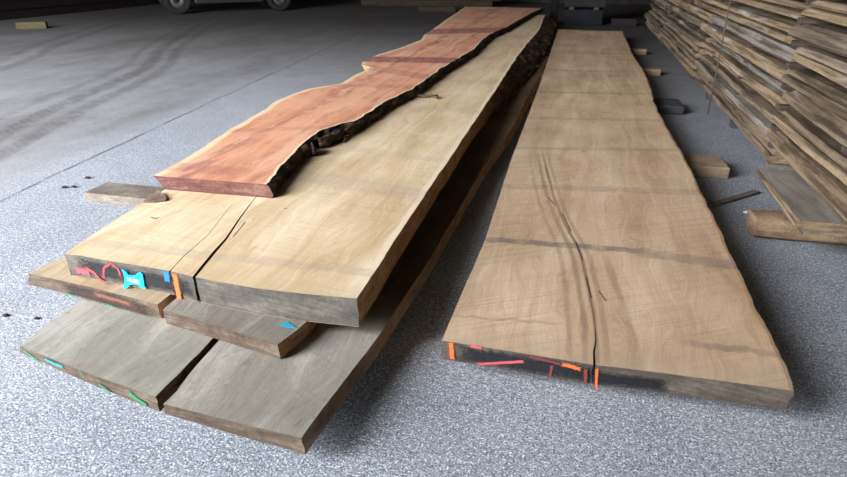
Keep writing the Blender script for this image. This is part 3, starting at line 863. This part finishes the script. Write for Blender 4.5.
def board(name, x0, x1, y0, y1, z0, z1, label, group, seed, wane=.02, mat=None, cat='board'):
    n = max(6, int((y1 - y0) / .16))
    cx, cy = (x0 + x1) / 2, (y0 + y1) / 2
    verts, faces, mi = [], [], []
    h = z1 - z0
    for i in range(n + 1):
        y = y0 + (y1 - y0) * i / n
        wv = .020 * mnoise.noise((y * .9, seed, 0)) + .010 * mnoise.noise((y * 4, seed, 3))
        wz = wane * (.7 + .8 * mnoise.noise((y * 1.3, seed, 7)))
        xa = x0 + wv
        xb = x1 + .015 * mnoise.noise((y, seed, 9))
        j = lambda k: .004 * mnoise.noise((y * 9, seed, k))
        prof = [(xa + max(wz, 0) + j(1), z1), (xa + j(2), z1 - h * .35), (xa - wz * .2 + j(3), z0 + h * .28), (xa + .032 + j(4), z0), (xb, z0), (xb, z1)]
        for px_, pz_ in prof: verts.append((px_ - cx, y - cy, pz_ - z0))
    k = 6
    for i in range(n):
        for q in range(k):
            faces.append((i * k + q, i * k + (q + 1) % k, (i + 1) * k + (q + 1) % k, (i + 1) * k + q)); mi.append(2 if q == 5 else 0)
    faces.append(tuple(range(k))[::-1]); mi.append(1)
    faces.append(tuple(n * k + q for q in range(k))); mi.append(1)
    o = mesh_obj(name, verts, faces, [lum, lum_end, mat or lum], mi, loc=(cx, cy, z0))
    bm = bmesh.new(); bm.from_mesh(o.data); bmesh.ops.recalc_face_normals(bm, faces=bm.faces); bm.to_mesh(o.data); bm.free()
    return tag(o, label, cat, group)
stick_m = timber_mat('sticker_wood', (.02, .016, .013, 1), (.06, .047, .037, 1), (.13, .10, .08, 1))
def sticker(x0, x1, y, z0, z1, label, w=.05):
    o = bm_obj('spacer_stick', box_bm(-(x1 - x0) / 2, (x1 - x0) / 2, -w / 2, w / 2, 0, z1 - z0, .003), stick_m, None, ((x0 + x1) / 2, y, z0))
    return tag(o, label, 'spacer stick', 'spacer sticks between the stacked boards')
rg = random.Random(11)
PITCHZ, GAP = .123, .030
# far stack, from the joint at y = 4.15 to the back
ZB = .052
FARY = (4.2, 5.35, 6.5, 7.65, 8.8, 9.95, 11.1, 12.25, 13.4)
for y, i in zip(FARY, range(9)):
    o = bm_obj('stack_bearer', box_bm(-.36, .36, -.05, .05, 0, ZB, .006), bear_dark if i else bear_grey, None, (1.62, y, 0))
    tag(o, f'bearer on the floor under the far lumber stack, {ORD[i]} from its near end', 'wooden bearer', 'bearers under the lumber stack')
z = ZB
PLACES = ['near end', 'middle', 'far end']
for l in range(11):
    th = PITCHZ - GAP
    cuts = [4.14 + rg.uniform(-.0, .06), 7.3 + rg.uniform(-.5, .5), 10.6 + rg.uniform(-.6, .6), 13.8 + rg.uniform(-.3, .3)]
    two = rg.random() < .7
    for s in range(3):
        xo = 1.225 + rg.uniform(-.03, .045) + (.03 if l == 0 else 0)
        if two:
            zz = [(z, z + th * .5), (z + th * .5, z + th)]
        else: zz = [(z, z + th * rg.uniform(.97, 1))]
        for q, (a, b) in enumerate(zz):
            xq = xo + (rg.uniform(0, .07) if q else rg.uniform(-.02, .03))
            w = '' if len(zz) == 1 else (' upper' if q else ' lower')
            board('stacked_board', xq, 1.95, cuts[s] + .01 + (rg.uniform(-.03, .05) if s == 0 else 0), cuts[s + 1] - .01, a, b,
                  f'weathered{w} board in the {ORD[l]} layer up of the far lumber stack, {PLACES[s]}', 'boards of the far lumber stack', rg.uniform(0, 99), rg.uniform(.012, .04) * (.6 if two else 1))
    z += th
    if l < 10:
        for i, y in enumerate(FARY):
            sticker(1.24 + rg.uniform(0, .03), 1.95, y + rg.uniform(-.02, .02) + (.02 if i == 0 else 0), z, z + GAP, f'dark spacer stick above the {ORD[l]} layer of the far stack, {ORD[i]} row back')
        z += GAP
# near stack: round-ended beam, pair of short planks, then the long boards
def round_beam():
    x0, x1, y, r, h = .92, 1.95, 3.10, .085, .108
    bm = bmesh.new()
    prof = []
    for k in range(16):
        a = 2 * math.pi * k / 16
        c, s_ = math.cos(a), math.sin(a)
        prof.append((.10 * math.copysign(abs(c) ** .55, c), h / 2 + h / 2 * math.copysign(abs(s_) ** .55, s_)))
    rings = []
    for i in range(10):
        x = x0 + (x1 - x0) * i / 9
        k = .93 if i == 0 else 1
        rings.append([bm.verts.new((x - 1.4, p[0] * k + .006 * mnoise.noise((x * 6, p[0] * 20, 1)), max(0, min(h, h / 2 + (p[1] - h / 2) * k)))) for p in prof])
    for a, b in zip(rings, rings[1:]):
        for q in range(16): bm.faces.new((a[q], a[(q + 1) % 16], b[(q + 1) % 16], b[q]))
    bm.faces.new(rings[0]); bm.faces.new(rings[-1][::-1])
    o = bm_obj('stack_bearer', bm, timber_mat('beam_brown', (.13, .085, .05, 1), (.27, .18, .11, 1), (.42, .31, .2, 1)), None, (1.4, y, 0))
    o.rotation_euler.z = .03
    tag(o, 'rounded brown beam end on the floor under the short grey planks', 'wooden bearer', 'bearers under the lumber stack')
round_beam()
grey_plank = wood_top('grey_plank', (0, 0), (.14, .125, .105, 1), (.24, .215, .185, 1), (.38, .35, .31, 1), saw=(0, 80, .05), blotch=.7)
board('short_plank', 1.06, 1.62, 2.80, 3.62, .109, .147, 'short plank lying directly on the rounded beam, lower of two', 'short planks on the beam', 3.3, .012, grey_plank, 'plank')
board('short_plank', 1.03, 1.58, 2.82, 3.60, .148, .186, 'short grey plank with broad bare top, upper of two on the beam', 'short planks on the beam', 5.1, .012, grey_plank, 'plank')
z = .186
NEARY = (3.0, 4.02)
for l in range(9):
    if True:
        for i, y in enumerate((2.95, 3.5) if l == 0 else (2.2, 3.1, 4.02)):
            sticker(1.30 if l == 0 else (1.17 if i == 2 else 1.215) + rg.uniform(0, .02), 1.9, y, z, z + GAP, f'dark spacer stick below the {ORD[l]} layer of the near stack, {ORD[i]} row back', .06)
        z += GAP
    th = PITCHZ - GAP
    xo = 1.185 + rg.uniform(-.02, .035)
    ye = 4.07 + rg.uniform(-.03, .03)
    ys = 1.65 + rg.uniform(-.1, .1)
    if l in (1, 3, 4, 6):
        board('stacked_board', xo, 1.95, ys, ye, z, z + th * .5, f'thin lower board in the {ORD[l]} layer up of the near lumber stack', 'boards of the near lumber stack', rg.uniform(0, 99), .02)
        board('stacked_board', xo + .02, 1.95, ys, ye, z + th * .5, z + th, f'thin upper board in the {ORD[l]} layer up of the near lumber stack', 'boards of the near lumber stack', rg.uniform(0, 99), .02)
    else:
        board('stacked_board', xo, 1.95, ys, ye, z, z + th, f'thick board in the {ORD[l]} layer up of the near lumber stack', 'boards of the near lumber stack', rg.uniform(0, 99), rg.uniform(.02, .05))
    z += th
# strap round the far stack
strap = plain('dark_strap', (.07, .066, .06, 1), .6)
bm = bmesh.new()
pts = [(1.115, 5.56, .05), (1.12, 5.57, .4), (1.12, 5.58, .75), (1.12, 5.60, 1.1), (1.13, 5.62, 1.395), (1.30, 5.62, 1.42), (1.9, 5.62, 1.42)]
tube('', [(a - 1.15, b - 5.6, c) for a, b, c in pts], [.0055] * len(pts), None, bm=bm, sides=6)
tag(bm_obj('strap', bm, strap, None, (1.15, 5.6, 0), True), 'thin dark strap hanging down the face of the lumber stack', 'strap')

# lath and chips on the floor beside the stack
a_, b_ = at(710, 206, .006), at(757, 191, .012)
bm = bmesh.new()
dv = Vector((b_[0] - a_[0], b_[1] - a_[1], 0)); Ln = dv.length
box_bm(0, Ln, -.02, .02, 0, .016, .003, bm=bm)
o = bm_obj('lath', bm, bear_grey, None, (a_[0], a_[1], 0)); o.rotation_euler.z = math.atan2(dv.y, dv.x)
tag(o, 'thin grey lath lying on the floor between slab and lumber stack', 'lath')
white_m = plain('pale_chip', (.75, .74, .72, 1), .7)
dark_m = plain('dark_crumb', (.035, .03, .03, 1), .9)
def chip(px, py, r, mat, label, name):
    x, y = at(px, py, 0)
    bm = bmesh.new(); bmesh.ops.create_icosphere(bm, subdivisions=2, radius=1)
    for v in bm.verts:
        k = 1 + .4 * mnoise.noise(v.co * 1.5 + Vector((px, py, 0)))
        v.co = Vector((v.co.x * r * 1.3 * k, v.co.y * r * k, max(0, v.co.z * .6 + .4) * r))
    tag(bm_obj(name, bm, mat, None, (x, y, 0)), label, 'chip', 'chips and crumbs on the floor')
chip(746.5, 213, .012, white_m, 'pale wood chip on the floor beside the rounded beam', 'wood_chip')
chip(6, 316, .010, dark_m, 'dark crumb on the floor at the left edge', 'wood_crumb')
chip(37, 319, .008, dark_m, 'dark crumb on the floor just left of the grey slab', 'wood_crumb')
chip(64.5, 188, .014, dark_m, 'dark crumb on the floor, leftmost of two beside the timber end', 'wood_crumb')
chip(74, 187.5, .013, dark_m, 'dark crumb on the floor touching close to the timber end', 'wood_crumb')
chip(88, 178.5, .014, dark_m, 'dark crumb on the floor behind the weathered timber end', 'wood_crumb')

# ------------------------------------------------------------------ far background
def car():
    p0, p1 = Vector(at(180, 14.5, 0)), Vector(at(281, 11, 0))
    d = p1 - p0; wb = d.length; rz = math.atan2(d.y, d.x)
    root = empty('car', (p0.x, p0.y, 0), rz)
    tag(root, 'dull olive vehicle parked in the dark at the back of the shed', 'car')
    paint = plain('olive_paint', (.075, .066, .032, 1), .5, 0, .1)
    tyre_m = plain('tyre_rubber', (.010, .010, .010, 1), .85)
    rim_m = plain('wheel_rim', (.07, .07, .07, 1), .55, .3)
    # body: side profile extruded, wheel arches cut into the outline
    prof = [(-.75, .55), (-.42, .50)]
    for k in range(9): a = math.pi - math.pi * k / 8; prof.append((.40 * math.cos(a), .33 + .40 * math.sin(a)))
    prof += [(.42, .27), (wb - .42, .27)]
    for k in range(9): a = math.pi - math.pi * k / 8; prof.append((wb + .40 * math.cos(a), .33 + .40 * math.sin(a)))
    prof += [(wb + .45, .30), (wb + .85, .36), (wb + .9, .70), (wb + .8, .98), (wb - .1, 1.02), (wb - .75, 1.48), (.2, 1.52), (-.55, 1.02), (-.9, .95)]
    wdt = 1.66
    bm = bmesh.new()
    a = [bm.verts.new((x, .06, z)) for x, z in prof]; b = [bm.verts.new((x, wdt - .06, z)) for x, z in prof]
    bm.faces.new(a); bm.faces.new(b[::-1])
    for i in range(len(a)): j = (i + 1) % len(a); bm.faces.new((a[i], b[i], b[j], a[j]))
    bm_obj('body', bm, paint, root)
    bm_obj('sill', box_bm(.44, wb - .44, .03, .10, .24, .36, .02), plain('dark_sill', (.012, .012, .010, 1), .6), root)
    bm = bmesh.new()
    vs = [bm.verts.new(v) for v in ((.25, .05, 1.05), (wb - .3, .05, 1.05), (wb - .78, .05, 1.42), (.3, .05, 1.44))]
    bm.faces.new(vs); r = bmesh.ops.extrude_face_region(bm, geom=list(bm.faces))
    for v in r['geom']:
        if isinstance(v, bmesh.types.BMVert): v.co.y -= .01
    bm_obj('side_window', bm, plain('dark_glass', (.02, .025, .03, 1), .1), root)
    def lathe(pr, n=28):
        bm = bmesh.new(); rings = []
        for k in range(n):
            an = 2 * math.pi * k / n
            rings.append([bm.verts.new((r_ * math.cos(an), y_, r_ * math.sin(an))) for r_, y_ in pr])
        for k in range(n):
            A_, B_ = rings[k], rings[(k + 1) % n]
            for q in range(len(pr)): bm.faces.new((A_[q], A_[(q + 1) % len(pr)], B_[(q + 1) % len(pr)], B_[q]))
        return bm
    for x in (0, wb):
        for y, sg in ((.10, 1), (wdt - .10, -1)):
            w = bm_obj('wheel', lathe([(.19, -.09 * sg), (.29, -.10 * sg), (.33, -.07 * sg), (.33, .07 * sg), (.29, .10 * sg), (.19, .09 * sg)]), tyre_m, root, (x, y, .33), True)
            bm_obj('rim', lathe([(.05, -.07 * sg), (.19, -.075 * sg), (.19, .05 * sg), (.05, .05 * sg)]), rim_m, w, (0, 0, 0), True)
car()

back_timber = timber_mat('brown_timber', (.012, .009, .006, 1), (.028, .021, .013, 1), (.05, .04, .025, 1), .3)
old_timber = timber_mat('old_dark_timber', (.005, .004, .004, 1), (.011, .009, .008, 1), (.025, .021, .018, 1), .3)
for l in range(3):
    for k in range(2):
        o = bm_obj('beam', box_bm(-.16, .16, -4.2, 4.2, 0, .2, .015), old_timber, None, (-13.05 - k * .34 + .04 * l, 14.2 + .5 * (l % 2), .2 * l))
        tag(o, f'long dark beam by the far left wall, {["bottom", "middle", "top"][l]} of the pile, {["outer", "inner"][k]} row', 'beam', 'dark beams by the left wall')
x, y = at(30, 29, 0)
o = bm_obj('timber_offcut', box_bm(-.27, .27, -.07, .07, 0, .13, .01), timber_mat('yellow_offcut', (.05, .043, .02, 1), (.075, .065, .03, 1), (.10, .088, .043, 1)), None, (x, y + .07, 0))
o.rotation_euler.z = YAW + .25
tag(o, 'yellowish timber offcut on the floor near the dark left wall', 'timber offcut')
x, y = at(436, 12, 0)
o = bm_obj('timber_offcut', box_bm(-.5, .5, -.07, .07, 0, .13, .01), back_timber, None, (x, y + .1, 0)); o.rotation_euler.z = .12
tag(o, 'pale short timber on the floor behind the red slab', 'timber offcut')
for l in range(3):
    o = bm_obj('beam', box_bm(-2.0, 2.0, -.15, .15, 0, .18, .012), back_timber, None, (-4.6 + .25 * l, 18.6 + .05 * l, .18 * l))
    tag(o, f'brown beam lying crosswise behind the red slab, {["bottom", "middle", "top"][l]} of three', 'beam', 'brown beams at the back')
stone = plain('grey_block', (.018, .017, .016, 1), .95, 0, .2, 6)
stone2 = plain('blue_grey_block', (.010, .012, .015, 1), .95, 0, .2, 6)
o = bm_obj('concrete_block', box_bm(-.4, .4, -.4, .4, 0, .30, .02), stone2, None, (-.02, 14.2, 0))
tag(o, 'dark blue grey block standing behind the single slab', 'block')
for sx, nm in ((-.25, 'left'), (.25, 'right')):
    o = bm_obj('spacer_stick', box_bm(-.05, .05, -.35, .35, 0, .06, .005), stick_m, None, (-.02 + sx, 14.2, .30))
    tag(o, f'{nm} short spacer between the two blocks', 'spacer stick')
o = bm_obj('concrete_block', box_bm(-.42, .42, -.4, .4, 0, .75, .02), stone, None, (.0, 14.2, .36))
tag(o, 'grey block stacked on top of the dark block', 'block')
o = bm_obj('plank', box_bm(-.25, .25, -.07, .07, 0, .14, .008), plain('purple_grey_plank', (.022, .017, .023, 1), .95), None, (.82, 13.9, 0))
tag(o, 'purplish grey plank end on the floor beside the blocks', 'plank')
o = bm_obj('dark_gap_upright', box_bm(-.08, .08, -.08, .08, 0, HT, .006), plain('gap_black', (.004, .004, .004, 1), 1.0), None, (-.62, 13.7, 0))  # black upright added to fill a dark vertical gap
tag(o, 'black upright filling the dark gap behind the end of the pile', 'column')
